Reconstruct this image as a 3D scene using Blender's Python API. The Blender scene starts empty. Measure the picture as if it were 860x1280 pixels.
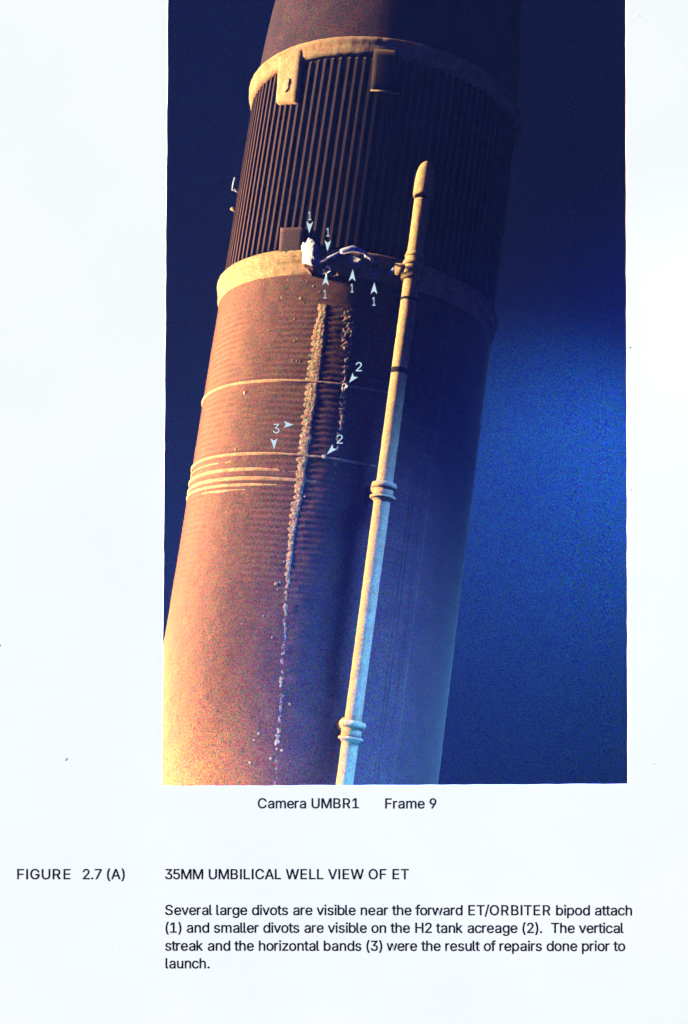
import bpy, bmesh, math, json, random
import numpy as np
from mathutils import Matrix, Vector
from mathutils.geometry import tessellate_polygon
random.seed(4); rng = np.random.default_rng(4)
S = bpy.context.scene; COL = S.collection
R = math.radians
# ---------------------------------------------------------------- camera, light, exposure
# photo frame (a, b, c) = right, up, towards the viewer  ->  world (x, y, z) = (a, -c, b)
def W(a, b, c): return Vector((a, -c, b))
F = 1637.97                                   # focal length in photograph pixels (860 x 1280 frame)
cd = bpy.data.cameras.new('camera'); cam = bpy.data.objects.new('camera', cd); COL.objects.link(cam)
cd.sensor_fit = 'VERTICAL'; cd.sensor_height = 24; cd.sensor_width = 24; cd.lens = 24*F/1280
cd.clip_start = .05; cd.clip_end = 200
cam.rotation_euler = (R(90), 0, 0); S.camera = cam
w = bpy.data.worlds.new('World'); S.world = w; w.use_nodes = True
w.node_tree.nodes['Background'].inputs[0].default_value = (.006, .008, .24, 1)
w.node_tree.nodes['Background'].inputs[1].default_value = .75
vs = S.view_settings; vs.view_transform = 'Standard'; vs.look = 'None'; vs.exposure = 0; vs.gamma = 1; vs.use_curve_mapping = False
S.cycles.max_bounces = 4; S.cycles.diffuse_bounces = 0
def sun(name, a, b, c, strength, colour, angle):
    d = bpy.data.lights.new(name, 'SUN'); d.energy = strength; d.color = colour; d.angle = R(angle)
    o = bpy.data.objects.new(name, d); COL.objects.link(o)
    o.rotation_euler = W(a, b, c).to_track_quat('-Z', 'Y').to_euler(); o.location = W(-6, 3, 2); return o
def spot(name, at, to, watts, colour, cone, blend, size):
    d = bpy.data.lights.new(name, 'SPOT'); d.energy = watts; d.color = colour; d.spot_size = R(cone); d.spot_blend = blend
    d.shadow_soft_size = size
    o = bpy.data.objects.new(name, d); COL.objects.link(o); p = W(*at); o.location = p
    o.rotation_euler = (W(*to)-p).to_track_quat('-Z', 'Y').to_euler(); return o
sun('sunlight', 1, -.36, .07, 15.5, (1, .80, .54), 4)              # low sun from the left, raking over the tank
sun('page_fill_light', -.988, 0, -.152, 20.8, (.99, 1, .84), 1)  # added raking lamp that whitens the page and stays off the tank
sun('earthshine', -.12, .05, -1, .03, (.70, .88, 1), 15)                 # weak bluish light from the viewer's side
spot('rim_light', (-7, -1.8, -11.6), (-1.1, -1.0, -9.4), 11000, (1, .62, .34), 70, .8, .4)  # unseen lamp added for the halation glow along the left limb
spot('warm_glow_light', (-2.0, -2.7, -7.0), (-1.0, -2.1, -8.9), 4300, (1, .74, .26), 60, 1, .5)  # added lamp out of view, imitates the yellow bloom at lower left
spot('blue_glow_light', (.3, -2.5, -6.9), (.10, -1.3, -8.5), 700, (.03, .22, 1), 56, 1, .6)  # unseen lamp added to tint the lower tank blue
spot('blue_flare_light', (2.35, 1.55, -6.86), (-.35, -1.5, -6.98), 5200, (.06, .22, 1), 66, .9, .8)  # added lamp beyond the right edge, imitates a blue flare
spot('blue_backdrop_light', (4.9, 1.9, -14.6), (2.7, -1.5, -18), 9300, (.07, .38, 1), 108, .9, .5)  # unseen lamp added to put a blue glow on the sky sheet

# ---------------------------------------------------------------- node helpers
def mat(name, base, dark=None, scale=12., grain=0., gscale=130., rough=.9, metal=0., bump=0., emit=None, spec=.2, sheen=0.):
    m = bpy.data.materials.new(name); m.use_nodes = True; nt = m.node_tree; N = nt.nodes; L = nt.links
    b = N['Principled BSDF']; b.inputs['Roughness'].default_value = rough; b.inputs['Metallic'].default_value = metal
    b.inputs['Specular IOR Level'].default_value = spec
    if sheen: b.inputs['Sheen Weight'].default_value = sheen; b.inputs['Sheen Roughness'].default_value = .42; b.inputs['Sheen Tint'].default_value = (1, .56, .26, 1)
    tc = N.new('ShaderNodeTexCoord')
    n = N.new('ShaderNodeTexNoise'); n.inputs['Scale'].default_value = scale; n.inputs['Detail'].default_value = 6
    L.new(tc.outputs['Object'], n.inputs['Vector'])
    r = N.new('ShaderNodeValToRGB'); r.color_ramp.elements[0].position = .35; r.color_ramp.elements[1].position = .68
    r.color_ramp.elements[0].color = (*(dark or [v*.75 for v in base]), 1); r.color_ramp.elements[1].color = (*base, 1)
    L.new(n.outputs['Fac'], r.inputs['Fac']); out = r.outputs['Color']
    if grain:
        g = N.new('ShaderNodeTexNoise'); g.inputs['Scale'].default_value = gscale; g.inputs['Detail'].default_value = 1.5
        L.new(tc.outputs['Object'], g.inputs['Vector'])
        # grain: per channel factor around 1
        s = N.new('ShaderNodeVectorMath'); s.operation = 'MULTIPLY_ADD'
        s.inputs[1].default_value = (grain*5,)*3; s.inputs[2].default_value = (1-grain*2.5,)*3
        L.new(g.outputs['Color'], s.inputs[0])
        mx = N.new('ShaderNodeVectorMath'); mx.operation = 'MAXIMUM'; mx.inputs[1].default_value = (.05,)*3
        L.new(s.outputs[0], mx.inputs[0])
        q = N.new('ShaderNodeVectorMath'); q.operation = 'MULTIPLY'
        L.new(out, q.inputs[0]); L.new(mx.outputs[0], q.inputs[1]); out = q.outputs[0]
    L.new(out, b.inputs['Base Color'])
    if bump:
        bn = N.new('ShaderNodeBump'); bn.inputs['Strength'].default_value = bump; bn.inputs['Distance'].default_value = .01
        L.new(n.outputs['Fac'], bn.inputs['Height']); L.new(bn.outputs[0], b.inputs['Normal'])
    if emit:
        e = N.new('ShaderNodeVectorMath'); e.operation = 'MULTIPLY'; e.inputs[1].default_value = emit
        L.new(mx.outputs[0] if grain else out, e.inputs[0]); L.new(e.outputs[0], b.inputs['Emission Color']); b.inputs['Emission Strength'].default_value = 1
    return m
M = {}
M['paper'] = mat('white_paper', (.935, .95, .95), (.895, .935, .94), 1.3, rough=.95, spec=.05)
M['ink'] = mat('black_ink', (.010, .012, .018), rough=.9, spec=.05)
M['mark'] = mat('pale_mark_ink', (.62, .78, .84), (.55, .72, .80), 30, rough=.9, spec=.05)
M['foam'] = mat('orange_foam', (.168, .072, .047), (.122, .051, .041), 7, grain=.9, gscale=95, bump=.4, sheen=1.)
M['intertank'] = mat('shaded_foam', (.022, .012, .022), (.014, .008, .018), 9, grain=.9, gscale=95, sheen=.4)  # orange foam darkened: shade between the ribs is put into the colour
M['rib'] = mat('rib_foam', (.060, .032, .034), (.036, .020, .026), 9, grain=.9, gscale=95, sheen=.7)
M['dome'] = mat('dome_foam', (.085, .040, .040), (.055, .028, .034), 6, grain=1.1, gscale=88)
M['flange'] = mat('pale_flange_foam', (.60, .38, .17), (.46, .27, .11), 14, grain=.4, gscale=88, bump=.5)
M['band'] = mat('pale_band_foam', (.70, .42, .20), (.50, .27, .12), 20, grain=.4, gscale=88, bump=.5)
M['streak'] = mat('tan_repair_foam', (.85, .56, .28), (.36, .20, .10), 60, grain=.6, gscale=88, bump=.8)
M['chip'] = mat('pale_foam_chip', (.72, .50, .28), rough=.9, spec=.1)
M['divot'] = mat('pale_primer', (.95, .95, .86), (.55, .52, .46), 60, grain=.5, gscale=120, bump=.8)
M['pipe'] = mat('cream_pipe_foam', (.74, .46, .17), (.60, .36, .13), 16, grain=.4, gscale=88, bump=.4)
M['metal'] = mat('pale_metal', (.80, .86, .92), (.55, .62, .70), 40, rough=.4, spec=.6)
M['dark'] = mat('gap_and_shadow_black', (.015, .012, .015), rough=.8)  # near-black, also used for painted shadow rings on the pipe
M['tray'] = mat('tray_foam', (.30, .16, .13), (.2, .11, .10), 12, grain=1.1, gscale=88)
M['sky'] = mat('deep_blue_space', (.016, .021, .036), (.013, .018, .032), .6, grain=1.3, gscale=58, emit=(.0012, .0012, .005), spec=0)

# ---------------------------------------------------------------- object helpers
def put(o, parent=None, **kw):
    COL.objects.link(o)
    if parent: o.parent = parent
    for k, v in kw.items(): o[k] = v
    return o
def mesh(name, vs_, fs, m, parent=None, smooth=True, **kw):
    me = bpy.data.meshes.new(name)
    vs_ = np.asarray(vs_, float).reshape(-1, 3)
    if isinstance(fs, np.ndarray):
        n = len(fs); me.vertices.add(len(vs_)); me.vertices.foreach_set('co', vs_.ravel())
        me.loops.add(4*n); me.loops.foreach_set('vertex_index', fs.astype(np.int32).ravel())
        me.polygons.add(n); me.polygons.foreach_set('loop_start', np.arange(n, dtype=np.int32)*4)
        me.update(calc_edges=True)
    else:
        me.from_pydata([tuple(v) for v in vs_], [], fs)
    me.materials.append(m)
    if len(me.polygons) < 3000:
        bm = bmesh.new(); bm.from_mesh(me); bmesh.ops.recalc_face_normals(bm, faces=bm.faces); bm.to_mesh(me); bm.free()
    else:
        nn = np.empty(len(me.polygons)*3); me.polygons.foreach_get('normal', nn); cc = np.empty(len(me.polygons)*3); me.polygons.foreach_get('center', cc)
        nn = nn.reshape(-1, 3); cc = cc.reshape(-1, 3)
        if (nn[:, 0]*cc[:, 0]+nn[:, 1]*cc[:, 1]).sum() < 0: me.flip_normals()
    me.polygons.foreach_set('use_smooth', np.full(len(me.polygons), smooth)); me.update()
    return put(bpy.data.objects.new(name, me), parent, **kw)
def empty(name, mw=None, parent=None, **kw):
    o = bpy.data.objects.new(name, None); o.empty_display_size = .1
    if mw is not None: o.matrix_world = mw
    return put(o, parent, **kw)
def grid_faces(nr, nc, wrap=False):
    i, j = np.meshgrid(np.arange(nr-1), np.arange(nc if wrap else nc-1), indexing='ij')
    a = i*nc+j; b = i*nc+(j+1) % nc; c = (i+1)*nc+(j+1) % nc; d = (i+1)*nc+j
    return np.stack([a, b, c, d], -1).reshape(-1, 4)
class Noise:                                   # smooth lattice noise in two dimensions, periodic
    def __init__(s, seed): s.g = np.random.default_rng(seed).random((256, 256))*2-1
    def one(s, x, y):
        xi = np.floor(x).astype(int); yi = np.floor(y).astype(int); fx = x-xi; fy = y-yi
        fx = fx*fx*(3-2*fx); fy = fy*fy*(3-2*fy); g = s.g
        A = g[xi % 256, yi % 256]; B = g[(xi+1) % 256, yi % 256]; C_ = g[xi % 256, (yi+1) % 256]; D = g[(xi+1) % 256, (yi+1) % 256]
        return (A*(1-fx)+B*fx)*(1-fy)+(C_*(1-fx)+D*fx)*fy
    def __call__(s, x, y, octs=4):
        v = 0; a = 1; t = 0
        for k in range(octs): v = v+a*s.one(x*2**k+17*k, y*2**k+31*k); t += a; a *= .55
        return v/t
nz = Noise(3)

# ---------------------------------------------------------------- the tank's frame: axis through C, radius 1
C = np.array([-.11102, 0, -9.33783]); D = np.array([.13856, 1, -.20588]); D /= np.linalg.norm(D)
E1 = np.cross(D, [0, 0, 1.]); E1 /= np.linalg.norm(E1); E3 = np.cross(D, E1)          # right, away
if E1[0] < 0: E1, E3 = -E1, -E3
def tomat(org, e1, e2, e3):
    m = Matrix.Identity(4)
    for k, v in enumerate((e1, e2, e3)):
        vv = W(*v)
        for i in range(3): m[i][k] = vv[i]
    o = W(*org)
    for i in range(3): m[i][3] = o[i]
    return m
TM = tomat(C, E1, E3, D)                       # local x = right, y = away from the viewer, z = along the tank
def cyl(phi, t, r):
    phi, t, r = np.broadcast_arrays(phi, t, r)
    return np.stack([r*np.sin(phi), -r*np.cos(phi), t], -1)
B3 = np.stack([E1, E3, D], 1)
def ray(px, py):
    d = np.array([(px-430)/F, (640-py)/F, -1.]); return -C @ B3, d @ B3
def pix(px, py, r=1.):
    """point of the photograph -> (phi, t) on the cylinder of radius r about the tank's axis"""
    o, d = ray(px, py); a = d[0]**2+d[1]**2; b = o[0]*d[0]+o[1]*d[1]; c = o[0]**2+o[1]**2-r*r
    q = max(b*b-a*c, 0); s = (-b-math.sqrt(q))/a; p = o+s*d
    return math.atan2(p[0], -p[1]), p[2]
def pixp(px, py, r=1.):
    ph, t = pix(px, py, r); return np.array([r*math.sin(ph), -r*math.cos(ph), t])
def axis_y(y, off=(0, 0)):
    """t at which a line parallel to the axis, offset by off (local x, y), crosses photograph row y"""
    lo, hi = -4., 5.
    for _ in range(50):
        mid = (lo+hi)/2; p = C+B3 @ np.array([off[0], off[1], mid])
        if 640-F*p[1]/-p[2] > y: lo = mid
        else: hi = mid
    return lo
def lathe(name, prof, m, parent, nseg=256, rough=0., span=(-math.pi, math.pi), centre=(0, 0), nsc=30, taper=0., **kw):
    """solid of revolution about the local z axis from (t, r) pairs"""
    prof = np.array(prof, float); full = span[1]-span[0] > 6.28
    ph = np.linspace(*span, nseg, endpoint=not full)
    T, P = np.meshgrid(prof[:, 0], ph, indexing='ij'); RR = np.repeat(prof[:, 1][:, None], nseg, 1)
    if rough: RR = RR+rough*nz(T*nsc, np.cos(P)*nsc*.5+np.sin(P)*nsc*.9)*(RR > .01)
    if taper:
        e_ = np.clip(np.minimum(P-span[0], span[1]-P)/taper, 0, 1)*(.8+.2*nz(P*9+prof[0, 0]*50, P*0+3, 3)); RR = 1+(RR-1)*np.where(RR > 1, e_, 1)-.003*(1-e_)
    v = cyl(P, T, RR).reshape(-1, 3); v[:, 0] += centre[0]; v[:, 1] += centre[1]
    return mesh(name, v, grid_faces(len(prof), nseg, full), m, parent, **kw)
def tube(name, pts, rad, m, parent, n=12, **kw):
    pts = [np.array(p, float) for p in pts]; vv = []; rad = rad if hasattr(rad, '__len__') else [rad]*len(pts)
    for i, p in enumerate(pts):
        d = pts[min(i+1, len(pts)-1)]-pts[max(i-1, 0)]; d /= np.linalg.norm(d)
        u = np.cross(d, [.3, 1, .1]); u /= np.linalg.norm(u); v2 = np.cross(d, u)
        for k in range(n):
            a = 2*math.pi*k/n; vv.append(p+rad[i]*(math.cos(a)*u+math.sin(a)*v2))
    fs = [tuple(int(q) for q in f) for f in grid_faces(len(pts), n, True)]
    fs += [tuple(range(n))[::-1], tuple(range((len(pts)-1)*n, len(pts)*n))]
    return mesh(name, vv, fs, m, parent, **kw)
def slab(name, outline, r0, r1, m, parent, shrink=.9, dome=0., rough=0., seed=0, dens=6, slant=0., under=1., **kw):
    """a raised pad on the tank whose foot follows an outline traced on the surface at its own place"""
    pts = []
    for i, (x, y) in enumerate(outline):
        x2, y2 = outline[(i+1) % len(outline)]
        for k in range(dens): pts.append((x+(x2-x)*k/dens, y+(y2-y)*k/dens))
    q = np.array([pix(x, y, r1) for x, y in pts]); c = q.mean(0); n = len(q); rows = []
    rr = np.random.default_rng(seed)
    levels = [(under, r0), (1-(1-shrink)*.35, r0+(r1-r0)*.8), (shrink, r1), (shrink*.66, r1+dome*.6), (shrink*.33, r1+dome*.9)]
    v = []
    for f, r in levels:
        a = c+(q-c)*f; rj = r+(rough*nz(a[:, 0]*60+seed, a[:, 1]*60, 3) if rough and r > r0 else 0)
        if r > r0: rj = rj+slant*(a[:, 0]-c[0])/np.abs(q[:, 0]-c[0]).max()
        v.append(cyl(a[:, 0], a[:, 1], rj))
    v = np.concatenate(v); v = np.vstack([v, cyl(c[0], c[1], r1+dome)[None]])
    fs = [tuple(int(t) for t in f) for f in grid_faces(len(levels), n, True)]
    k = (len(levels)-1)*n; fs += [(k+i, k+(i+1) % n, len(v)-1) for i in range(n)]
    return mesh(name, v, fs, m, parent, **kw)

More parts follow.
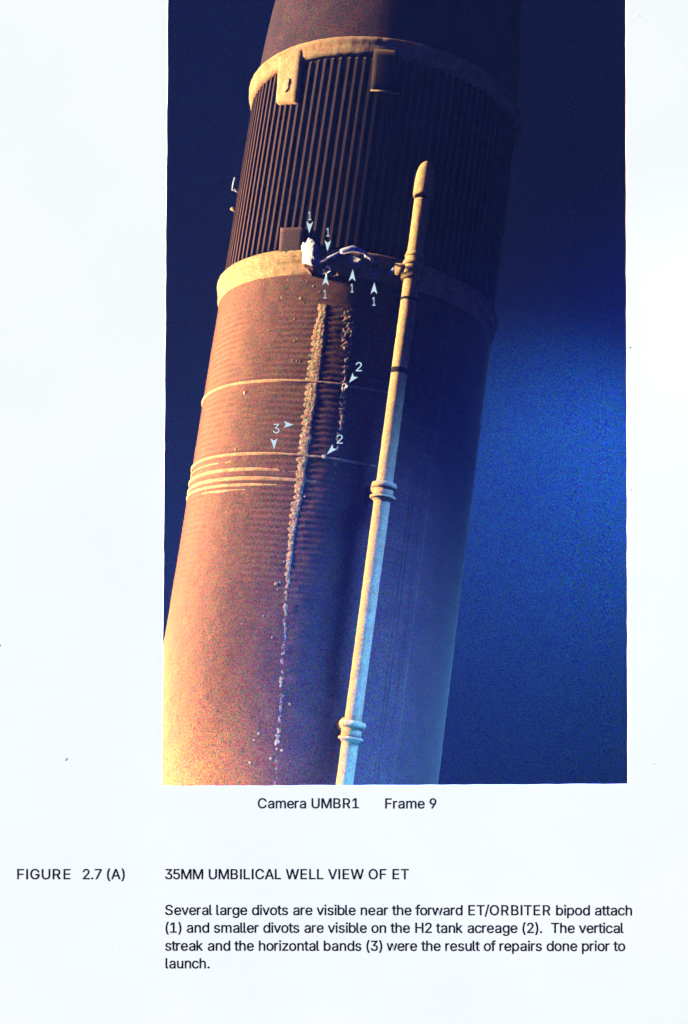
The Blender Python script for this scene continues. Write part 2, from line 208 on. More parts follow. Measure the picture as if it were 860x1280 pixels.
# letter outlines
GL = json.loads('''{"(":[[[89,207],[92,264],[101,324],[114,384],[132,441],[153,494],[177,539],[236,539],[212,485],[191,428],[174,370],[161,313],[154,258],[151,207],[154,161],[160,115],[172,67],[188,16],[209,-38],[236,-96],[177,-96],[139,-21],[111,55],[95,131]]],")":[[[37,-96],[64,-37],[86,18],[102,69],[113,116],[120,162],[122,207],[119,258],[112,313],[99,370],[82,428],[62,485],[37,539],[97,539],[121,494],[142,441],[159,384],[173,323],[181,264],[184,207],[178,130],[161,53],[134,-22],[97,-96]]],".":[[[95,-4],[78,-1],[63,9],[53,24],[50,41],[53,59],[63,73],[78,83],[95,87],[113,83],[128,73],[138,59],[141,41],[138,24],[128,9],[113,-1]]],"/":[[[235,533],[71,-76],[14,-76],[178,533]]],"1":[[[76,0],[76,55],[391,55],[391,0]],[[276,509],[276,0],[212,0],[212,448],[209,448],[86,358],[86,427],[198,509]]],"2":[[[64,0],[64,47],[234,229],[261,257],[282,282],[299,305],[311,327],[318,348],[320,371],[317,397],[308,419],[293,436],[273,449],[250,457],[224,460],[196,457],[172,447],[153,433],[139,413],[130,390],[127,362],[66,362],[71,405],[86,442],[111,473],[143,496],[182,511],[225,516],[268,511],[306,497],[337,474],[361,445],[376,411],[381,372],[378,345],[371,318],[357,290],[336,259],[306,223],[267,180],[153,60],[153,57],[389,57],[389,0]]],"3":[[[218,-7],[173,-3],[133,10],[98,30],[70,57],[52,91],[44,132],[109,132],[115,107],[126,87],[144,71],[165,59],[191,52],[219,50],[248,53],[275,61],[297,74],[315,93],[325,116],[329,145],[326,172],[316,196],[299,217],[275,234],[242,244],[201,248],[157,248],[157,299],[288,448],[288,452],[70,452],[70,509],[372,509],[372,461],[211,278],[211,289],[264,288],[308,276],[344,253],[371,222],[387,186],[393,145],[387,103],[370,66],[344,36],[309,12],[266,-2]]],"5":[[[221,-7],[178,-2],[140,11],[108,32],[83,60],[66,93],[60,130],[122,130],[127,108],[138,89],[154,73],[173,60],[196,52],[221,50],[250,53],[276,64],[298,82],[314,104],[324,131],[328,162],[324,193],[314,221],[297,244],[275,262],[248,273],[218,277],[192,275],[167,268],[145,258],[128,246],[67,253],[96,509],[366,509],[366,452],[151,452],[134,301],[136,301],[155,315],[178,325],[203,331],[229,334],[263,330],[294,321],[321,306],[345,285],[364,260],[379,231],[388,199],[391,163],[385,117],[369,76],[343,41],[309,15],[268,-1]]],"7":[[[97,0],[323,448],[323,452],[62,452],[62,509],[391,509],[391,449],[165,0]]],"9":[[[226,516],[271,510],[310,494],[343,468],[368,434],[384,393],[389,347],[385,309],[373,270],[350,224],[315,168],[200,0],[130,0],[301,248],[307,248],[299,234],[287,221],[273,210],[257,202],[238,196],[218,195],[175,199],[137,214],[106,237],[83,269],[68,307],[64,352],[69,397],[85,436],[110,469],[143,494],[182,510]],[[226,460],[199,457],[174,446],[154,429],[138,407],[129,381],[125,352],[129,322],[138,295],[154,274],[174,257],[199,247],[226,243],[254,247],[279,257],[299,273],[314,295],[324,321],[327,350],[324,381],[314,407],[299,429],[279,446],[254,457]]],"A":[[[16,0],[201,509],[276,509],[463,0],[395,0],[287,302],[276,334],[264,372],[250,420],[232,478],[245,478],[228,419],[213,371],[201,333],[191,302],[85,0]],[[110,142],[110,199],[370,199],[370,142]]],"B":[[[60,0],[60,509],[241,509],[289,504],[329,491],[359,469],[381,442],[394,410],[398,374],[395,344],[387,320],[373,301],[356,286],[336,275],[315,267],[315,262],[339,257],[363,245],[385,227],[402,203],[414,173],[418,136],[413,100],[400,67],[377,39],[344,18],[301,4],[247,0]],[[125,57],[245,57],[296,63],[330,80],[349,105],[355,137],[352,161],[342,184],[327,203],[306,218],[279,228],[248,231],[125,231]],[[125,285],[238,285],[265,288],[288,296],[308,309],[323,326],[333,348],[336,372],[330,403],[313,429],[283,446],[240,452],[125,452]]],"C":[[[267,-7],[205,1],[150,25],[104,63],[70,115],[48,179],[40,254],[48,329],[70,393],[104,445],[150,484],[205,508],[267,516],[305,513],[340,504],[373,490],[402,471],[427,447],[448,418],[463,385],[473,348],[408,348],[401,373],[389,395],[375,413],[357,428],[337,440],[315,449],[292,454],[267,456],[223,450],[184,432],[150,403],[125,364],[109,314],[103,254],[109,194],[125,145],[151,105],[184,76],[223,59],[267,53],[292,55],[315,60],[337,69],[357,81],[375,96],[389,114],[401,136],[408,160],[473,160],[463,124],[448,91],[428,62],[402,38],[373,19],[341,5],[305,-4]]],"E":[[[60,0],[60,509],[372,509],[372,452],[125,452],[125,286],[355,286],[355,229],[125,229],[125,57],[375,57],[375,0]]],"F":[[[60,0],[60,509],[369,509],[369,452],[125,452],[125,278],[346,278],[346,221],[125,221],[125,0]]],"G":[[[269,-7],[205,1],[149,25],[104,64],[69,116],[47,179],[40,254],[47,329],[69,393],[103,445],[149,484],[203,508],[265,516],[304,513],[340,504],[374,489],[403,469],[429,445],[449,416],[465,384],[474,349],[408,349],[399,372],[387,393],[373,411],[356,427],[337,439],[315,448],[291,454],[265,456],[222,450],[183,432],[150,404],[125,364],[109,314],[103,254],[109,194],[125,145],[151,105],[184,76],[224,59],[269,53],[309,57],[345,71],[374,93],[396,123],[410,160],[415,202],[434,199],[283,199],[283,256],[478,256],[478,200],[471,141],[451,91],[419,50],[377,19],[326,0]]],"H":[[[60,0],[60,509],[125,509],[125,289],[392,289],[392,509],[457,509],[457,0],[392,0],[392,232],[125,232],[125,0]]],"I":[[[58,0],[58,509],[126,509],[126,0]]],"L":[[[60,0],[60,509],[125,509],[125,57],[361,57],[361,0]]],"M":[[[60,0],[60,509],[152,509],[277,187],[282,174],[287,159],[293,141],[299,123],[305,103],[311,84],[317,65],[322,49],[307,49],[312,65],[318,83],[324,102],[330,121],[336,140],[342,158],[348,174],[352,187],[476,509],[568,509],[568,0],[504,0],[504,291],[504,308],[504,327],[505,347],[505,369],[506,391],[506,413],[507,435],[507,457],[513,457],[505,433],[498,409],[490,386],[482,363],[474,341],[467,322],[461,305],[456,291],[342,0],[286,0],[170,291],[165,304],[159,321],[152,340],[145,361],[137,384],[129,408],[121,432],[112,457],[119,457],[119,437],[120,416],[120,394],[121,372],[121,350],[122,328],[122,309],[122,291],[122,0]]],"O":[[[267,-7],[205,1],[150,25],[105,63],[70,115],[48,179],[40,254],[48,329],[70,393],[105,445],[150,484],[205,508],[267,516],[329,508],[384,484],[429,445],[464,393],[486,329],[493,254],[486,179],[464,115],[429,63],[384,25],[329,1]],[[267,53],[310,59],[349,76],[383,105],[408,144],[425,194],[430,254],[425,314],[408,365],[383,404],[349,433],[310,450],[267,456],[223,450],[184,433],[151,404],[125,364],[109,314],[103,254],[109,194],[125,144],[151,105],[184,76],[223,59]]],"R":[[[60,0],[60,509],[236,509],[290,504],[333,489],[367,465],[390,433],[405,395],[409,352],[405,309],[390,271],[367,240],[333,217],[289,203],[236,198],[125,198],[125,0]],[[125,255],[234,255],[269,258],[298,267],[319,281],[334,300],[342,324],[345,352],[342,380],[334,405],[319,425],[298,440],[269,449],[233,452],[125,452]],[[353,0],[230,229],[303,229],[428,0]]],"S":[[[224,-9],[172,-4],[128,9],[91,31],[64,60],[46,96],[38,137],[104,137],[110,110],[123,88],[142,71],[166,59],[194,52],[224,49],[257,52],[286,60],[311,74],[329,92],[341,114],[346,139],[342,161],[332,179],[316,193],[296,205],[272,214],[245,222],[184,239],[128,260],[86,289],[60,326],[52,372],[58,413],[75,448],[102,476],[138,498],[180,511],[227,516],[275,511],[316,498],[351,476],[377,449],[394,415],[401,378],[337,378],[326,412],[302,437],[267,453],[225,459],[194,456],[167,448],[145,435],[129,418],[118,398],[115,376],[119,352],[131,334],[148,319],[169,308],[191,300],[212,293],[264,279],[287,272],[312,264],[336,252],[359,238],[379,220],[395,198],[405,171],[408,139],[403,99],[386,64],[360,34],[323,11],[278,-4]]],"T":[[[32,452],[32,509],[417,509],[417,452],[257,452],[257,0],[193,0],[193,452]]],"U":[[[259,-8],[203,-2],[154,15],[114,43],[85,80],[66,124],[60,173],[60,509],[124,509],[124,178],[128,144],[141,113],[160,87],[187,68],[220,56],[259,52],[298,56],[331,68],[357,87],[377,113],[389,144],[393,178],[393,509],[457,509],[457,173],[451,124],[433,80],[403,43],[363,15],[315,-2]]],"V":[[[204,0],[16,509],[84,509],[192,206],[203,176],[215,137],[230,89],[248,31],[235,31],[252,90],[267,138],[279,176],[290,206],[395,509],[463,509],[278,0]]],"W":[[[155,0],[16,509],[82,509],[163,196],[170,171],[175,145],[181,120],[187,94],[192,67],[197,40],[189,40],[194,67],[200,94],[205,120],[211,145],[218,171],[224,196],[306,509],[380,509],[462,196],[468,171],[474,145],[480,120],[486,94],[492,67],[497,40],[488,40],[493,67],[499,94],[504,120],[510,145],[517,171],[523,196],[603,509],[670,509],[530,0],[455,0],[368,323],[359,356],[351,391],[344,431],[336,475],[350,475],[342,433],[335,395],[327,359],[318,323],[230,0]]],"a":[[[160,-9],[126,-5],[94,5],[68,22],[48,45],[35,73],[30,108],[34,138],[43,161],[58,179],[78,193],[100,203],[125,211],[152,216],[178,220],[209,224],[234,227],[252,230],[265,235],[273,243],[276,255],[276,257],[273,279],[267,297],[256,311],[240,322],[220,329],[196,331],[171,329],[149,322],[132,313],[118,301],[107,288],[100,274],[41,291],[57,322],[79,346],[104,364],[133,375],[163,382],[194,384],[215,383],[239,379],[263,372],[286,360],[306,343],[322,320],[333,290],[337,251],[337,0],[277,0],[277,52],[272,52],[264,38],[252,25],[236,12],[215,1],[190,-6]],[[170,45],[202,49],[228,59],[248,74],[263,93],[272,115],[276,138],[276,190],[270,186],[259,182],[246,179],[231,176],[216,173],[200,171],[186,169],[175,168],[154,164],[134,159],[117,150],[103,139],[95,124],[92,105],[94,87],[102,72],[114,61],[130,52],[149,47]]],"b":[[[229,-8],[198,-5],[172,4],[153,17],[138,31],[127,46],[118,59],[112,59],[112,0],[53,0],[53,509],[114,509],[114,319],[118,319],[127,331],[137,346],[152,360],[171,373],[197,381],[229,384],[274,378],[313,361],[345,332],[370,293],[385,245],[390,189],[385,133],[370,84],[346,45],[313,16],[274,-2]],[[220,47],[253,51],[279,66],[301,88],[316,117],[325,151],[328,189],[325,227],[316,261],[301,290],[280,311],[253,325],[220,330],[188,325],[161,312],[140,291],[125,263],[116,229],[113,189],[116,150],[125,115],[140,86],[162,65],[188,51]]],"c":[[[207,-8],[159,-2],[117,16],[82,46],[56,85],[40,133],[34,187],[40,243],[56,291],[82,330],[117,360],[159,378],[207,384],[234,383],[260,377],[284,368],[305,356],[324,341],[340,322],[353,301],[362,277],[303,262],[298,276],[290,289],[281,301],[270,311],[257,319],[242,325],[226,329],[207,330],[173,325],[145,310],[124,287],[108,258],[99,224],[96,187],[99,151],[108,117],[124,89],[145,66],[173,51],[207,46],[226,48],[243,52],[258,58],[271,66],[282,76],[292,89],[299,102],[304,117],[363,102],[354,78],[341,56],[325,37],[306,21],[285,9],[261,-1],[235,-6]]],"d":[[[195,-8],[151,-2],[111,16],[79,45],[55,84],[39,133],[34,189],[39,245],[55,293],[79,332],[112,361],[151,378],[196,384],[228,381],[253,373],[272,360],[287,346],[298,331],[306,319],[311,319],[311,509],[372,509],[372,0],[313,0],[313,59],[307,59],[298,46],[287,31],[272,17],[252,4],[227,-5]],[[205,47],[236,51],[263,65],[284,86],[299,115],[309,150],[312,189],[309,229],[300,263],[284,291],[263,312],[237,325],[205,330],[172,325],[145,311],[124,290],[108,261],[99,227],[96,189],[99,151],[109,117],[124,88],[145,66],[172,51]]],"e":[[[212,-8],[161,-2],[117,16],[82,46],[56,85],[40,132],[34,187],[39,242],[55,290],[81,329],[115,359],[157,378],[205,384],[236,382],[266,374],[294,361],[319,341],[341,315],[357,282],[368,242],[371,194],[371,169],[75,169],[75,221],[338,221],[310,202],[307,237],[298,269],[283,294],[263,314],[237,326],[205,330],[173,326],[146,313],[125,294],[109,270],[99,241],[96,211],[96,178],[100,139],[110,106],[128,80],[151,61],[179,50],[212,46],[234,48],[254,53],[271,61],[285,73],[297,88],[306,105],[365,91],[353,63],[335,39],[311,19],[283,4],[249,-5]]],"f":[[[228,379],[228,327],[6,327],[6,379]],[[81,0],[81,432],[84,461],[96,486],[113,505],[135,519],[161,527],[187,530],[207,529],[222,527],[234,524],[243,521],[227,468],[222,470],[215,472],[206,473],[195,474],[171,470],[154,460],[145,443],[142,419],[142,0]]],"g":[[[207,-151],[168,-148],[134,-140],[105,-127],[82,-110],[64,-91],[51,-69],[101,-41],[110,-53],[122,-66],[136,-78],[154,-88],[178,-95],[207,-97],[249,-92],[282,-75],[304,-47],[311,-6],[311,68],[306,68],[298,56],[287,41],[272,28],[252,16],[227,8],[195,5],[152,10],[113,27],[80,53],[55,90],[39,136],[34,191],[39,246],[55,293],[80,332],[112,361],[152,378],[196,384],[228,382],[253,373],[273,360],[288,346],[299,331],[308,319],[313,319],[313,379],[372,379],[372,-9],[367,-54],[350,-90],[324,-117],[291,-136],[251,-147]],[[205,59],[237,63],[264,75],[285,95],[300,121],[309,154],[312,193],[309,231],[300,264],[285,291],[264,312],[237,325],[205,330],[172,325],[145,312],[124,290],[109,262],[99,229],[96,193],[99,155],[109,123],[124,96],[145,76],[172,63]]],"h":[[[114,227],[114,0],[53,0],[53,509],[114,509],[114,287],[102,287],[124,332],[152,362],[187,379],[227,384],[264,380],[295,369],[321,349],[341,321],[353,285],[357,240],[357,0],[296,0],[296,235],[290,275],[273,304],[246,323],[210,329],[184,326],[161,317],[141,303],[126,283],[117,257]]],"i":[[[53,0],[53,379],[114,379],[114,0]],[[84,443],[67,446],[54,455],[44,468],[41,483],[44,499],[54,512],[67,521],[84,524],[100,521],[114,512],[123,499],[126,483],[123,468],[114,455],[100,446]]],"k":[[[110,137],[110,212],[121,212],[284,379],[360,379],[184,199],[177,199]],[[53,0],[53,509],[114,509],[114,0]],[[294,0],[148,186],[191,229],[372,0]]],"l":[[[139,-2],[101,3],[74,20],[58,47],[53,84],[53,509],[114,509],[114,99],[115,77],[120,62],[130,54],[146,52],[154,52],[160,53],[165,53],[170,54],[181,3],[172,1],[162,-1],[151,-2]]],"m":[[[53,0],[53,379],[112,379],[112,295],[108,295],[118,323],[132,346],[151,363],[172,376],[195,384],[219,386],[257,380],[287,361],[309,331],[321,295],[312,295],[322,321],[337,343],[357,361],[381,375],[407,383],[437,386],[468,383],[497,372],[522,354],[541,328],[553,296],[557,255],[557,0],[496,0],[496,254],[490,289],[473,313],[447,326],[419,330],[395,328],[374,320],[358,307],[345,290],[338,270],[335,247],[335,0],[274,0],[274,260],[269,288],[253,311],[229,326],[199,330],[178,328],[158,320],[140,307],[126,289],[117,266],[114,238],[114,0]]],"n":[[[114,227],[114,0],[53,0],[53,379],[112,379],[112,287],[102,287],[124,332],[152,362],[187,379],[227,384],[264,380],[295,369],[321,349],[341,321],[353,285],[357,240],[357,0],[296,0],[296,235],[290,275],[273,304],[246,323],[210,329],[184,326],[161,317],[141,303],[126,283],[117,257]]],"o":[[[207,-8],[159,-2],[117,16],[82,46],[56,85],[40,133],[34,187],[40,243],[56,291],[82,330],[117,360],[159,378],[207,384],[256,378],[299,360],[333,330],[359,291],[376,243],[381,187],[376,133],[359,85],[333,46],[299,16],[256,-2]],[[207,46],[242,51],[270,66],[292,89],[307,117],[316,151],[319,187],[316,224],[307,258],[292,287],[270,310],[242,325],[207,330],[173,325],[145,310],[124,287],[108,258],[99,224],[96,187],[99,151],[108,117],[124,89],[145,66],[173,51]]],"p":[[[53,-143],[53,379],[112,379],[112,319],[118,319],[126,331],[137,346],[152,360],[171,373],[197,381],[229,384],[274,378],[313,361],[345,332],[370,293],[385,245],[390,189],[385,133],[370,84],[346,45],[313,16],[274,-2],[229,-8],[198,-5],[173,4],[153,17],[138,31],[127,46],[118,59],[114,59],[114,-143]],[[220,47],[253,51],[279,66],[301,88],[316,117],[325,151],[328,189],[325,227],[316,261],[301,290],[280,311],[253,325],[220,330],[188,325],[161,312],[140,291],[125,263],[116,229],[113,189],[116,150],[125,115],[140,86],[162,65],[188,51]]],"r":[[[53,0],[53,379],[112,379],[112,321],[115,321],[130,347],[152,367],[181,380],[213,385],[221,385],[229,384],[237,384],[243,384],[243,322],[239,323],[230,324],[219,325],[207,326],[182,323],[159,315],[140,301],[126,284],[117,262],[114,237],[114,0]]],"s":[[[182,-8],[145,-5],[112,3],[84,18],[62,38],[45,63],[36,94],[94,107],[105,79],[124,60],[150,49],[181,45],[217,50],[244,62],[262,81],[268,103],[265,121],[254,136],[237,147],[212,155],[149,170],[104,186],[72,208],[53,237],[47,274],[51,305],[65,332],[87,354],[115,370],[149,381],[187,384],[223,381],[254,372],[279,358],[299,339],[314,316],[324,290],[268,277],[258,298],[243,316],[219,328],[187,333],[156,329],[131,317],[114,299],[109,277],[112,258],[124,243],[144,232],[172,223],[229,209],[275,194],[306,171],[325,142],[331,107],[326,75],[312,47],[290,24],[260,6],[223,-5]]],"t":[[[204,379],[204,327],[6,327],[6,379]],[[65,471],[126,471],[126,98],[128,76],[136,61],[150,53],[170,50],[177,50],[185,51],[194,52],[202,54],[213,2],[203,-1],[192,-3],[180,-4],[168,-4],[125,2],[92,21],[72,52],[65,93]]],"u":[[[182,-5],[146,-1],[115,11],[89,31],[69,59],[57,95],[53,139],[53,379],[114,379],[114,144],[119,105],[137,75],[164,56],[200,50],[226,53],[249,62],[268,77],[283,97],[293,122],[296,153],[296,379],[357,379],[357,0],[298,0],[298,92],[307,92],[286,47],[257,17],[222,0]]],"v":[[[163,0],[17,379],[84,379],[165,155],[177,121],[187,87],[196,53],[206,21],[184,21],[194,53],[203,87],[213,121],[224,155],[305,379],[371,379],[226,0]]],"w":[[[138,0],[23,379],[87,379],[133,214],[143,177],[154,137],[165,91],[175,41],[165,41],[175,90],[186,135],[196,176],[206,214],[252,379],[316,379],[362,214],[371,176],[382,136],[392,91],[402,41],[391,41],[402,90],[413,135],[423,176],[434,214],[480,379],[545,379],[429,0],[368,0],[319,172],[312,198],[305,225],[297,252],[291,280],[284,309],[277,338],[291,338],[284,309],[277,280],[270,252],[263,225],[255,198],[248,172],[199,0]]],"z":[[[42,0],[42,46],[254,320],[254,323],[48,323],[48,379],[333,379],[333,331],[126,60],[126,56],[339,56],[339,0]]]}''')
# ---------------------------------------------------------------- sky behind everything: back sheet, with an unseen right wing added to block the page lamp
sx = [(-16, -18.0), (-8, -18), (0, -18), (3.0, -18.0), (5.5, -17.9), (6.6, -17.4), (7.0, -16.4), (7.0, -13), (7.0, -10), (7.0, -6.6)]
sv = [W(a, b, c) for b in np.linspace(-12, 12, 9) for a, c in sx]
mesh('sky', sv, grid_faces(9, len(sx)), M['sky'], None, kind='structure', label='deep blue hazy sky behind the tank')

# blue haze volume added behind the page, lit by the lamps to imitate flare
hx, hy, hz = (-9, 5.3), (-9, 9), (-12.6, -6.62)
hv = [W(x, y, z) for z in hz for y in hy for x in hx]
haze = mesh('haze', hv, [(0, 1, 3, 2), (4, 6, 7, 5), (0, 4, 5, 1), (2, 3, 7, 6), (0, 2, 6, 4), (1, 5, 7, 3)], bpy.data.materials.new('thin_haze'), None, smooth=False, kind='stuff', label='thin blue haze added as a flare veil')
hm = haze.data.materials[0]; hm.use_nodes = True; hm.node_tree.nodes.remove(hm.node_tree.nodes['Principled BSDF'])
pv = hm.node_tree.nodes.new('ShaderNodeVolumePrincipled'); pv.inputs['Color'].default_value = (.045, .10, .58, 1); pv.inputs['Density'].default_value = .02
hm.node_tree.links.new(pv.outputs[0], hm.node_tree.nodes['Material Output'].inputs['Volume'])

# ---------------------------------------------------------------- fuel tank
tank = empty('fuel_tank', TM, label='orange foam covered rocket fuel tank with a ribbed middle section and pale bands', category='fuel tank')
# hydrogen barrel: spray ripples, lumps
t = np.arange(-3.2, pix(347, 344, 1.01)[1]+.03, .0052); ph = np.linspace(-math.pi, math.pi, 300, endpoint=False)
T, P = np.meshgrid(t, ph, indexing='ij')
cx, cy = np.cos(P)*3, np.sin(P)*3
fade = np.clip((T+1.1)/1.0, .12, 1)*np.clip((1.30-T)/.25, .2, 1)
phase = 2*math.pi*T/.0415+1.3*nz(T*5, cx+cy*2+40, 2)+1.0*nz(T*1.5+9, cx*2-cy, 2)
RR = 1+fade*(np.where(P < -.1, .0022, .0010)+.0006*nz(T*3+5, cx*1.5+cy, 2))*np.sin(phase)+.0022*nz(T*14, cx*3+cy*5+80, 3)+.0012*nz(T*40, cx*14+cy*18+80, 2)
barrel = mesh('barrel', cyl(P, T, RR).reshape(-1, 3), grid_faces(len(t), len(ph), True), M['foam'], tank)
# lower flange below the ribs
la, lb = pix(347, 344, 1.01)[1], pix(347, 312, 1.034)[1]; q = lb-la
lathe('flange', [(la-.01, .99), (la, 1.004), (la+q*.18, 1.014), (la+q*.34, 1.017), (la+q*.40, 1.012), (la+q*.48, 1.012), (la+q*.54, 1.026), (la+q*.72, 1.034), (la+q*.9, 1.034), (lb, 1.02), (lb+.004, .97)],
      M['flange'], tank, 400, .0055)
# thin pale bands of repair foam
def band(tt, wd, h, span=(-2.9, .4), jag=.003, **kw):
    lathe('band', [(tt-wd, .995), (tt-wd*.75, 1+h*.5), (tt-wd*.3, 1+h), (tt+wd*.3, 1+h), (tt+wd*.75, 1+h*.5), (tt+wd, .995)], M['band'], tank, 400, jag, span, nsc=45, taper=.55)
band(.642, .013, .013); band(.144, .013, .013)
for tt, wd, h, a0_, a1 in ((.093, .008, .006, -2.6, -.45), (.040, .014, .010, -2.6, -.12), (-.022, .016, .010, -2.6, .0), 
                           (-.066, .013, .010, -2.6, -.2), (-.106, .014, .008, -1.15, -.50)):
    band(tt, wd, h, (a0_, a1))
# intertank with its ribs
ua, ub = pix(432, 67, 1.016)[1], pix(432, 46.5, 1.036)[1]
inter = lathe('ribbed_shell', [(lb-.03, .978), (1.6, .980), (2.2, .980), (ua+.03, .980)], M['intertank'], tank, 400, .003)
def prism_rib(z0, z1, w0, r0, r1):
    pr = [(-w0*.5, r0), (-w0*.36, r1), (w0*.36, r1), (w0*.5, r0)]
    zs = [z0, z0+.02, z1-.02, z1]; v = []
    for k, z in enumerate(zs):
        for x, r in pr: v.append((x*(.8 if k in (0, 3) else 1), -(r if k in (1, 2) else r0+(r-r0)*.3), z))
    fs = [tuple(int(q) for q in f) for f in grid_faces(4, 4)] + [(0, 1, 2, 3), (12, 15, 14, 13)]
    return v, fs
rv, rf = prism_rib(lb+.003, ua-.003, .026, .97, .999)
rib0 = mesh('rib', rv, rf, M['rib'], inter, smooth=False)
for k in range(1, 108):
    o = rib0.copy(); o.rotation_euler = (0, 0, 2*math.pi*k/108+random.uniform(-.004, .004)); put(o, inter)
# upper flange and the oxygen tank's nose
q = ub-ua
lathe('flange', [(ua-.004, .97), (ua, 1.004), (ua+q*.2, 1.016), (ua+q*.5, 1.020), (ua+q*.68, 1.026), (ua+q*.8, 1.036), (ub, 1.038), (ub+.012, 1.026), (ub+.02, .99), (ub+.025, .96)],
      M['flange'], tank, 400, .004)
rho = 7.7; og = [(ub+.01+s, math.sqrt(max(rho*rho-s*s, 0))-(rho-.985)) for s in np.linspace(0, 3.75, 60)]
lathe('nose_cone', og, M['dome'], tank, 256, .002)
# smooth pads laid over the ribs
slab('access_pad', [(348, 66), (377, 60), (370, 127), (344, 129)], .97, 1.030, M['flange'], tank, .93, rough=.003)
slab('access_pad', [(467, 60), (499, 62), (497, 113), (463, 110)], .97, 1.022, M['rib'], tank, .96)
tube('pad_edge', [pixp(463, 113, 1.024), pixp(480, 114, 1.024), pixp(498, 117.5, 1.024)], .006, M['band'], tank)
slab('access_pad', [(350, 284), (380, 283), (377, 321), (347, 322)], .97, 1.032, M['rib'], tank, .95)
slab('ramp', [(372, 305), (376, 299), (380, 301), (386, 295), (392, 299), (398, 307), (397, 328), (390, 332), (375, 327), (376, 316)], .98, 1.085, M['divot'], tank, .86, .02, .008, 5, slant=.045, under=.85)
slab('ramp_tail', [(377, 323), (391, 327), (396, 338), (388, 342), (378, 334)], .98, 1.05, M['foam'], tank, .7, 0, .01, 6)
# bipod strut
ax1, ax2 = pixp(429, 314, 1.17), pixp(451, 313.5, 1.17)
bp = empty('bipod', None, tank)
tube('strut', [pixp(392.5, 331, 1.03), pixp(394, 330, 1.04), ax1], [.013, .011, .011], M['metal'], bp)
tube('strut', [pixp(469, 331, 1.03), pixp(463, 321, 1.10), ax2], [.011, .010, .010], M['metal'], bp)
mid = (ax1+ax2)/2+np.array([0, -.01, .012])
tube('yoke', [ax1-np.array([.02, 0, .004]), ax1, mid, ax2, ax2+np.array([.02, 0, -.006])], [.012, .020, .022, .018, .010], M['metal'], bp)
tube('foot', [pixp(391, 331.5, .99), pixp(392.5, 331, 1.045)], [.026, .016], M['metal'], bp)
tube('foot', [pixp(470, 332, .99), pixp(469, 331, 1.045)], [.024, .014], M['dark'], bp)
# divots: bowls with a ragged rim
def divot(cx_, cy_, rx, ry, seed, deep=True, m='divot', tilt=0., rb=.03, **kw):
    rr = np.random.default_rng(seed); n = 22; am = rr.random(n)*.5+.75
    c = np.array(pix(cx_, cy_, 1+rb)); v = []; k = F/8.4; cs = abs(math.cos(c[0]))
    prof = [(1.25, .992), (1.0, 1.013), (.8, 1.016), (.55, 1.006 if deep else 1.02), (.25, 1.003 if deep else 1.024)]
    for f, r in prof:
        for i in range(n):
            a = 2*math.pi*i/n; u, w_ = f*am[i]*math.cos(a)*rx, f*am[i]*math.sin(a)*ry
            u, w_ = u*math.cos(tilt)-w_*math.sin(tilt), u*math.sin(tilt)+w_*math.cos(tilt)
            v.append(cyl(c[0]+u/k/cs, c[1]-w_/k, r+(rr.normal()*.0035+.016*f*math.cos(a))*(r > .995)+rb))
    v = [np.array(q) for q in v]+[cyl(c[0], c[1], 1.003 if deep else 1.025)]
    fs = [tuple(int(q) for q in f) for f in grid_faces(5, n, True)]+[(4*n+i, 4*n+(i+1) % n, 5*n) for i in range(n)]
    mesh('divot', v, fs, M[m], tank, smooth=False, **kw)
divot(409, 320, 8, 4, 1); divot(409, 339, 6, 6, 2, label='pale ragged divot below the left strut'); divot(418, 343, 6, 4, 3, m='streak')
slab('torn_foam', [(433, 319), (438, 317), (446, 321), (454, 327), (451, 330), (441, 328), (435, 324)], .99, 1.075, M['divot'], tank, .8, .0, .012, 7, slant=.03, under=.8, label='large pale torn patch under the strut yoke')
slab('torn_foam', [(455, 315), (461, 317), (467, 323), (467, 328), (461, 323), (455, 320)], .99, 1.06, M['divot'], tank, .8, .0, .012, 9, slant=.02, under=.8)
divot(469, 342.5, 4.5, 4.5, 6, label='small round divot on the dark side')
divot(430.5, 483.5, 3.6, 3.4, 7, rb=.008, label='small round divot on the upper pale band'); divot(404.5, 571, 3.0, 2.2, 8, False, rb=.008)
# vertical repair streaks: raised foam that breaks up where it thins
def strip(name, path, wid, hbase, hamp, seed, m, n=15, step=.0055, nsc=60):
    q = np.array([pix(x, y) for x, y in path]); ts = np.arange(q[:, 1].min(), q[:, 1].max(), step)
    o = np.argsort(q[:, 1]); pc = np.interp(ts, q[o, 1], q[o, 0]); ws = np.interp(ts, q[o, 1], np.array(wid)[o])/2/(F/8.35)*1.15
    s = np.linspace(-1, 1, n); Tm, Sm = np.meshgrid(ts, s, indexing='ij')
    ws = ws*(1+.2*nz(ts*22+seed, ts*0+seed, 2)); Pm = pc[:, None]+Sm*ws[:, None]+.006*nz(Tm*25, Tm*0+seed, 2)
    hb = np.interp(ts, q[o, 1], np.array(hbase)[o])[:, None]
    h = hb+.004*Sm+hamp*nz(Tm*nsc+seed, Pm*nsc+seed*7, 3); h = np.where(np.abs(Sm) > .99, -.012, h-.006*np.abs(Sm)**3+.002*nz(Tm*35, Pm*35+9, 2))
    mesh(name, cyl(Pm, Tm, 1+h).reshape(-1, 3), grid_faces(len(ts), n), M[m], tank)
P1 = [(403, 380), (398, 420), (391, 470), (384, 520), (378, 570), (373, 610), (366, 650), (360, 700), (356, 750), (353, 800), (350, 860), (346, 910), (341, 985)]
strip('repair_streak', P1, [13, 17, 18, 16, 14, 12, 11, 9, 8, 8, 8, 9, 10], [.005, .005, .005, .005, .005, .0045, .003, .0015, .000, -.0005, -.001, -.0015, -.0015], .0032, 11, 'streak', nsc=150)
P2 = [(434, 385), (433, 420), (431, 450), (429, 490), (426, 520), (421, 560), (415, 610)]
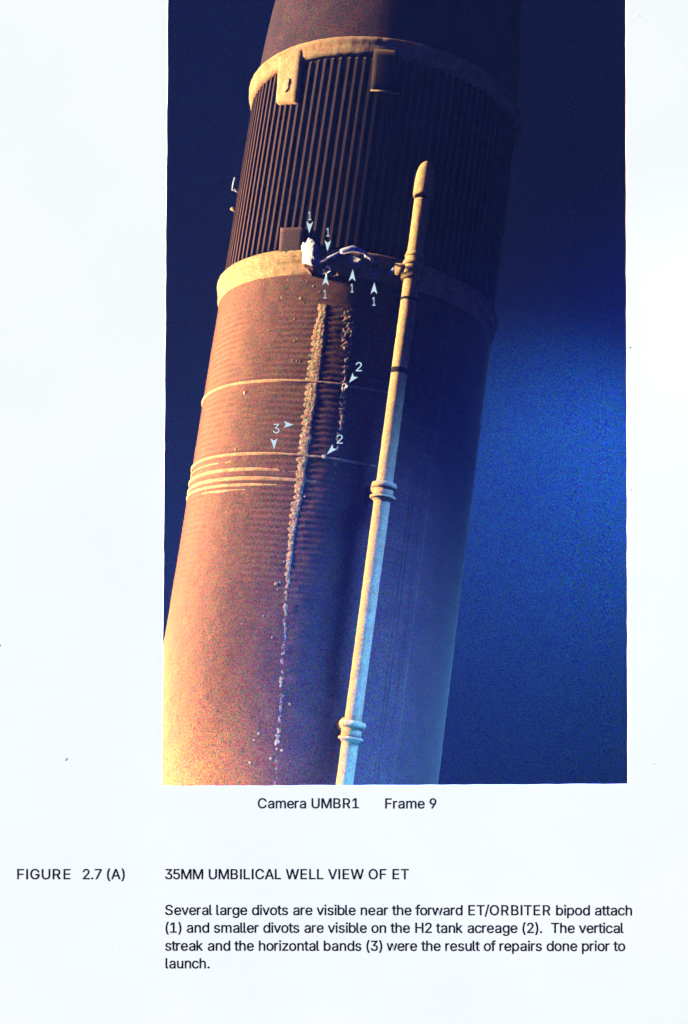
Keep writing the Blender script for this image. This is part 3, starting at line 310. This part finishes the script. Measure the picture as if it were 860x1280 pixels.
strip('repair_streak', P2, [18, 18, 12, 9, 10, 6, 5], [.001, .001, .000, -.001, .000, -.002, -.004], .008, 23, 'streak', nsc=75)
# stray foam lumps
lv = []; lf = []
for i in range(5):
    for j in range(8):
        a = math.pi*i/4; b = 2*math.pi*j/8; rj = 1+rng.normal()*.12
        lv.append((rj*math.sin(a)*math.cos(b), rj*math.sin(a)*math.sin(b), rj*math.cos(a)))
lf = [tuple(int(q) for q in f) for f in grid_faces(5, 8, True)]
chips = [(306, 491, 3.4), (294.5, 562, 2.6), (371, 451, 1.8), (375, 451.5, 1.8), (366, 450, 1.5), (376, 373, 2.6), (380, 379, 1.4), (352, 372, 1.8), (368, 426, 2.0), (371, 424, 1.3), (330, 355, 1.3), (392, 358, 2.2), (384, 352, 1.6), (377, 357, 1.6),
         (368, 399, 1.6), (350, 333, 1.2), (345, 730, 3), (350, 728, 1.8), (347, 737, 1.6), (340, 797, 2), (329, 770, 1.6), (323, 917, 2.4), (317, 925, 1.6), (312, 953, 2), (381, 621, 2.2), (362, 700, 2.6), (355, 702, 1.8), (302, 780, 1.4), (354, 870, 1.6), (362, 880, 1.8), (283, 640, 1.3),
         (335, 412, 1.2), (360, 350, 1.4), (341, 345, 1.1), (400, 365, 1.5), (318, 520, 1.1), (352, 938, 2.4), (338, 948, 2)]
lm = None
for x, y, s in chips:
    a, tt = pix(x, y)
    if lm is None: o = mesh('foam_lump', lv, lf, M['chip'], tank); lm = o.data
    else: o = put(bpy.data.objects.new('foam_lump', lm), tank)
    s = s/(F/8.4)*.75; o.location = Vector(cyl(a, tt, 1.001)); o.rotation_euler = (math.pi/2, 0, a+random.uniform(-.2, .2)); o.scale = (s*random.uniform(.8, 1.2), s, s*.45)
a, tt = pix(358.5, 107, 1.03); o = put(bpy.data.objects.new('highlight_blob', lm), tank); o.location = Vector(cyl(a, tt, 1.040)); o.rotation_euler = (math.pi/2, 0, a); o.scale = (.036, .055, .005)  # pale raised blob stands in for a bright highlight on the pad
# bracket on the left limb, cable tray on the shaded side
fb = empty('side_bracket', None, tank)
a0 = -1.50
def at(x, y, r): return pixp(x, y, r)
tube('bracket_rod', [cyl(-1.42, 2.26, 1.035), cyl(-1.42, 2.30, 1.038), cyl(-1.42, 2.36, 1.035)], .010, M['metal'], fb)
tube('bracket_arm', [cyl(-1.42, 2.25, .98), cyl(-1.42, 2.27, 1.035)], .008, M['metal'], fb)
tube('bracket_arm', [cyl(-1.42, 2.10, .98), cyl(-1.42, 2.12, 1.03)], .012, M['pipe'], fb)
def track(x, y, dphi=0): return pix(x, y)[0]+dphi
ca = pix(525, 525)[0]
tray = empty('cable_tray', None, tank)
for k in range(2): tube('cable', [cyl(ca+.03*k, z, 1.001) for z in np.linspace(-3.1, 1.36, 40)], .0035, M['foam'], tray)
zz = np.linspace(-3.1, 1.30, 260); Z2, S2 = np.meshgrid(zz, np.linspace(-1, 1, 9), indexing='ij')
mesh('tray_cover', cyl(ca+.125+S2*.035, Z2, 1.001+.006*(1-np.abs(S2)**6)+.004*nz(Z2*9, S2*2, 3)).reshape(-1, 3), grid_faces(260, 9), M['foam'], tray)

# ---------------------------------------------------------------- feed line: a pipe standing off the tank
OX, OY = .34099, -1.1337
od = np.array([OX, 0, 1.13372])                 # offset in the photo frame, made square to the axis
od = od-D*(od @ D); off = (od @ E1, od @ E3)
def fy(y): return axis_y(y, off)
tb = -3.1
FM = TM @ Matrix.Translation((off[0], off[1], tb))
line = empty('feed_line', FM, label='long cream insulated pipe with clamped collars running up beside the orange tank', category='pipe')
def z(y): return fy(y)-tb
pr = .052
pts = np.linspace(0, z(251), 260)
lathe('pipe', [(q, pr*(1.0+.012*math.sin(q*2.3))) for q in pts]+[(z(250), pr*.6)], M['pipe'], line, 40, .002, nsc=60)
lathe('neck', [(z(254), pr*.55), (z(244), pr*.55)], M['dark'], line, 24)
zt, zb = z(202), z(247); h = zt-zb
lathe('nose_cap', [(zb+.002, .01), (zb, pr*1.18), (zb+.015, pr*1.25)]+[(zb+h*s, pr*1.25*math.sqrt(max(1-((s-.3)/.7)**2.8, 0)) if s > .3 else pr*1.25) for s in (.1, .3, .4, .5, .6, .7, .8, .87, .93, .97, .99, 1)], M['pipe'], line, 40, .001)
def collar(y, hw, rr, nm='collar', m='pipe'):
    zc = z(y); lathe(nm, [(zc-hw, pr*.9), (zc-hw*.8, pr*rr*.97), (zc-hw*.2, pr*rr), (zc+hw*.5, pr*rr*.96), (zc+hw, pr*.9)], M[m], line, 40, .0012)
for y, hw, rr in ((321, .012, 1.25), (330, .020, 1.38), (347, .022, 1.42), (607, .024, 1.55), (622, .012, 1.6), (905, .022, 1.6), (923, .012, 1.5)): collar(y, hw, rr)
for y, y2, rr in ((316, 350, 1.12), (603, 627, 1.2), (901, 928, 1.2)):
    lathe('bellows', [(z(y2), pr*.9), (z(y2)+.005, pr*rr), (z(y)-.005, pr*rr), (z(y), pr*.9)], M['pipe'], line, 40, .001)
collar(375, .012, 1.1, 'shadow_band', 'dark'); collar(464, .026, 1.08, 'shadow_band', 'dark')  # dark rings painted in place of shadows cast across the pipe
# stub bracket that reaches from the pipe to the tank
def loc(x, y, r): p = pixp(x, y, r); return (p[0]-off[0], p[1]-off[1], p[2]-tb)
tube('stub', [loc(510, 337, 1.15), loc(494, 336.5, 1.12)], [.040, .038], M['pipe'], line, 24)
tube('stub_pin', [loc(494, 336.5, 1.12), loc(489, 340, 1.08), loc(486, 341, 1.0)], [.018, .015, .012], M['metal'], line)
for y in (607, 905):
    zc = z(y); tube('standoff', [(0, 0, zc), (-off[0]*.16, -off[1]*.16, zc)], [.03, .05], M['pipe'], line)

# ---------------------------------------------------------------- the report page with its window and its printing
ZP = -6.5; K = -ZP/F
def PG(x, y, dz=0.): return ((x-430)*K, (640-y)*K, ZP+dz)
page = empty('report_page', tomat(PG(430, 640), (1, 0, 0), (0, 1, 0), (0, 0, 1)), label='white printed report page with a cut out picture window and black caption text', category='page')
def pl(x, y, dz=0.): return ((x-430)*K, (640-y)*K, dz)
outer = [(-60, -60), (920, -60), (920, 1340), (-60, 1340)]
edge = [(210, -30), (781.5, -30)]
for i in range(1, 60): edge.append((782+3*i/60+random.uniform(-.35, .35), -30+1010*i/60))
edge.append((785, 980))
for i in range(1, 40): edge.append((785-583*i/40, 980+3*i/40+random.uniform(-.4, .4)))
edge.append((202, 983))
for i in range(1, 60): edge.append((202+8*(i/60)+random.uniform(-.4, .4), 983-1013*i/60))
def flat(name, loops, z0, thick, m, parent, **kw):
    cu = bpy.data.curves.new(name, 'CURVE'); cu.dimensions = '2D'; cu.fill_mode = 'BOTH'; cu.extrude = thick/2
    for L in loops:
        s = cu.splines.new('POLY'); s.points.add(len(L)-1); s.use_cyclic_u = True
        for p, (x, y) in zip(s.points, L): p.co = (x, y, 0, 1)
    o = bpy.data.objects.new(name, cu); COL.objects.link(o)
    me = bpy.data.meshes.new_from_object(o.evaluated_get(bpy.context.evaluated_depsgraph_get()))
    COL.objects.unlink(o); bpy.data.objects.remove(o)
    me.name = name; me.materials.clear(); me.materials.append(m); me.transform(Matrix.Translation((0, 0, z0)))
    return put(bpy.data.objects.new(name, me), parent, **kw)
def area(L): return sum(a[0]*c[1]-c[0]*a[1] for a, c in zip(L, L[1:]+L[:1]))/2
def inside(p, L):
    r = False
    for (x1, y1), (x2, y2) in zip(L, L[1:]+L[:1]):
        if (y1 > p[1]) != (y2 > p[1]) and p[0] < (x2-x1)*(p[1]-y1)/(y2-y1)+x1: r = not r
    return r
def ink(name, shapes, m, parent, bold=0., **kw):
    """flat print on the sheet: shapes = one list of outlines and holes for each letter"""
    v = []; f = []
    for loops in shapes:
        sg = area(max(loops, key=lambda L: abs(area(L)))) > 0
        outs = [L for L in loops if (area(L) > 0) == sg]; holes = [L for L in loops if (area(L) > 0) != sg]
        for n_, O in enumerate(outs):
            g = [O]+[H for H in holes if inside(H[0], O)]
            tri = tessellate_polygon([[Vector((x, y, 0)) for x, y in L] for L in g]); k = len(v)
            v += [(x, y, .0003+.00002*n_) for L in g for x, y in L]; f += [(k+a, k+c, k+d) for a, c, d in tri]
        if bold:                               # ink spreads a little past every edge
            for L in loops:
                for (x1, y1), (x2, y2) in zip(L, L[1:]+L[:1]):
                    l = math.hypot(x2-x1, y2-y1) or 1; ux, uy = (x2-x1)/l*bold, (y2-y1)/l*bold; k = len(v); sd = -1 if sg else 1
                    v += [(x1-ux*.3, y1-uy*.3, .00036), (x2+ux*.3, y2+uy*.3, .00036), (x2+ux*.3-uy*sd, y2+uy*.3+ux*sd, .00036), (x1-ux*.3-uy*sd, y1-uy*.3+ux*sd, .00036)]; f.append((k, k+1, k+2, k+3))
    return mesh(name, v, f, m, parent, smooth=False, **kw)
flat('paper_sheet', [[pl(*p)[:2] for p in outer], [pl(*p)[:2] for p in edge]], -.0035, .007, M['paper'], page)
flat('bounce_blocker', [[pl(*p)[:2] for p in outer], [(x+(.0025 if x > 0 else -.0025), y-.0025) for x, y, _ in (pl(*p) for p in edge)]], -.011, .006, M['dark'], page)  # black sheet added behind the paper to stop bounce onto the tank
HW = {' ': 278, '(': 333, ')': 333, '.': 278, '/': 278, 'A': 667, 'B': 667, 'C': 722, 'E': 667, 'F': 611, 'G': 778, 'H': 722, 'I': 278, 'L': 556, 'M': 833, 'O': 778, 'R': 722, 'S': 667, 'T': 611,
      'U': 722, 'V': 667, 'W': 944, 'a': 556, 'b': 556, 'c': 500, 'd': 556, 'e': 556, 'f': 278, 'g': 556, 'h': 556, 'i': 222, 'k': 500, 'l': 222, 'm': 833, 'n': 556, 'o': 556, 'p': 556, 'r': 333, 's': 500,
      't': 278, 'u': 556, 'v': 500, 'w': 722, 'z': 500}
def text(name, s, x0, x1, y, cap, m='ink', dy=0., word='word'):
    """letters set between x0 and x1 on baseline y (photograph pixels on the page)"""
    g = cap/.718/1000; gl = cap/518; pen = 0; items = []; k = 0
    for ch in s:
        adv = HW.get(ch, 556)
        if ch != ' ':
            L = GL[ch]; xs = [p[0] for l in L for p in l]; w_ = (max(xs)-min(xs))*gl; items.append((ch, k, pen+(adv*g-w_)/2-min(xs)*gl, w_, min(xs)*gl))
        else: k += 1
        pen += adv*g
    a = items[0][2]+items[0][4]; b = items[-1][2]+items[-1][4]+items[-1][3]; sc = (x1-x0)/(b-a); loops = []
    for ch, k, ox, w_, _ in items:
        loops.append((k, [[pl(x0+(ox+p[0]*gl-a)*sc, y+dy*((ox-a)*sc)-p[1]*gl)[:2] for p in l] for l in GL[ch]]))
    if word is None: return ink(name, [l for _, l in loops], M[m], page)
    e = empty(name, None, page)
    for q in sorted({k for k, _ in loops}): ink(word, [l for k, l in loops if k == q], M[m], e, .0009)
text('caption_text', 'Camera UMBR1', 322.8, 448.5, 1010.3, 12.6); text('caption_text', 'Frame 9', 482, 545.5, 1010.5, 12.6)
text('heading_text', 'FIGURE', 22, 88, 1099, 12.8); text('heading_text', '2.7 (A)', 104, 156, 1099, 12.8)
text('heading_text', '35MM UMBILICAL WELL VIEW OF ET', 207, 511, 1099, 12.8)
text('body_text', 'Several large divots are visible near the forward ET/ORBITER bipod attach', 207, 790, 1143.7, 12.8, dy=.0009)
text('body_text', '(1) and smaller divots are visible on the H2 tank acreage (2).  The vertical', 207.5, 779.5, 1165.8, 12.8, dy=.0009)
text('body_text', 'streak and the horizontal bands (3) were the result of repairs done prior to', 207, 781.5, 1188.3, 12.8, dy=.0009)
text('body_text', 'launch.', 207.5, 262, 1210.4, 12.8)
for x, y, r in ((788, 434.5, 1.2), (0.5, 807, 1), (83, 950, 1.1), (789, 612, .7), (818, 955, .6), (84, 948.5, .8), (800, 20, .6), (141, 1180, .5)):
    ink('ink_speck', [[[pl(x+r*math.cos(a)*random.uniform(.5, 1.4), y+r*math.sin(a)*random.uniform(.5, 1.2))[:2] for a in np.linspace(0, 2*math.pi, 7, endpoint=False)]]], M['ink'], page)
def arrow(tx, ty, bx, by, hw):
    d = np.array([tx-bx, ty-by], float); L = np.linalg.norm(d); d /= L; n = np.array([-d[1], d[0]])
    tip = np.array([tx, ty]); bs = tip-d*L
    pts = [tip, bs+n*hw, bs+d*L*.22+n*hw*.12, bs+d*L*.22-n*hw*.12, bs-n*hw]
    ink('arrow_mark', [[[pl(*p)[:2] for p in pts]]], M['mark'], page)
for a in ((386.4, 291.5, 387.2, 276.8, 4.3), (409.3, 314, 409.7, 300.2, 4.2), (407.2, 343, 407, 356.5, 4.2), (441, 336.3, 440.2, 351.5, 4.2), (468, 353, 467.4, 367.5, 4.3),
          (436.3, 478.4, 444.3, 468.5, 4.3), (408.6, 568, 418.8, 558, 4.3), (366.8, 531, 354.5, 530.5, 4.4), (342.7, 561.6, 342.4, 547.5, 4.4)): arrow(*a)
for ch, x, y, h_ in (('1', 387.3, 275, 10.8), ('1', 409.9, 295.5, 10.8), ('1', 406.2, 373, 10.8), ('1', 440, 365.5, 10.8), ('1', 467.3, 382, 10.8), ('2', 448.6, 464, 11.4), ('2', 424.6, 554.5, 11.4), ('3', 345.3, 541.5, 12)):
    hw = 2.0 if ch == '1' else 3.9
    text('numeral_mark', ch, x-hw, x+hw, y, h_, 'mark', word=None)
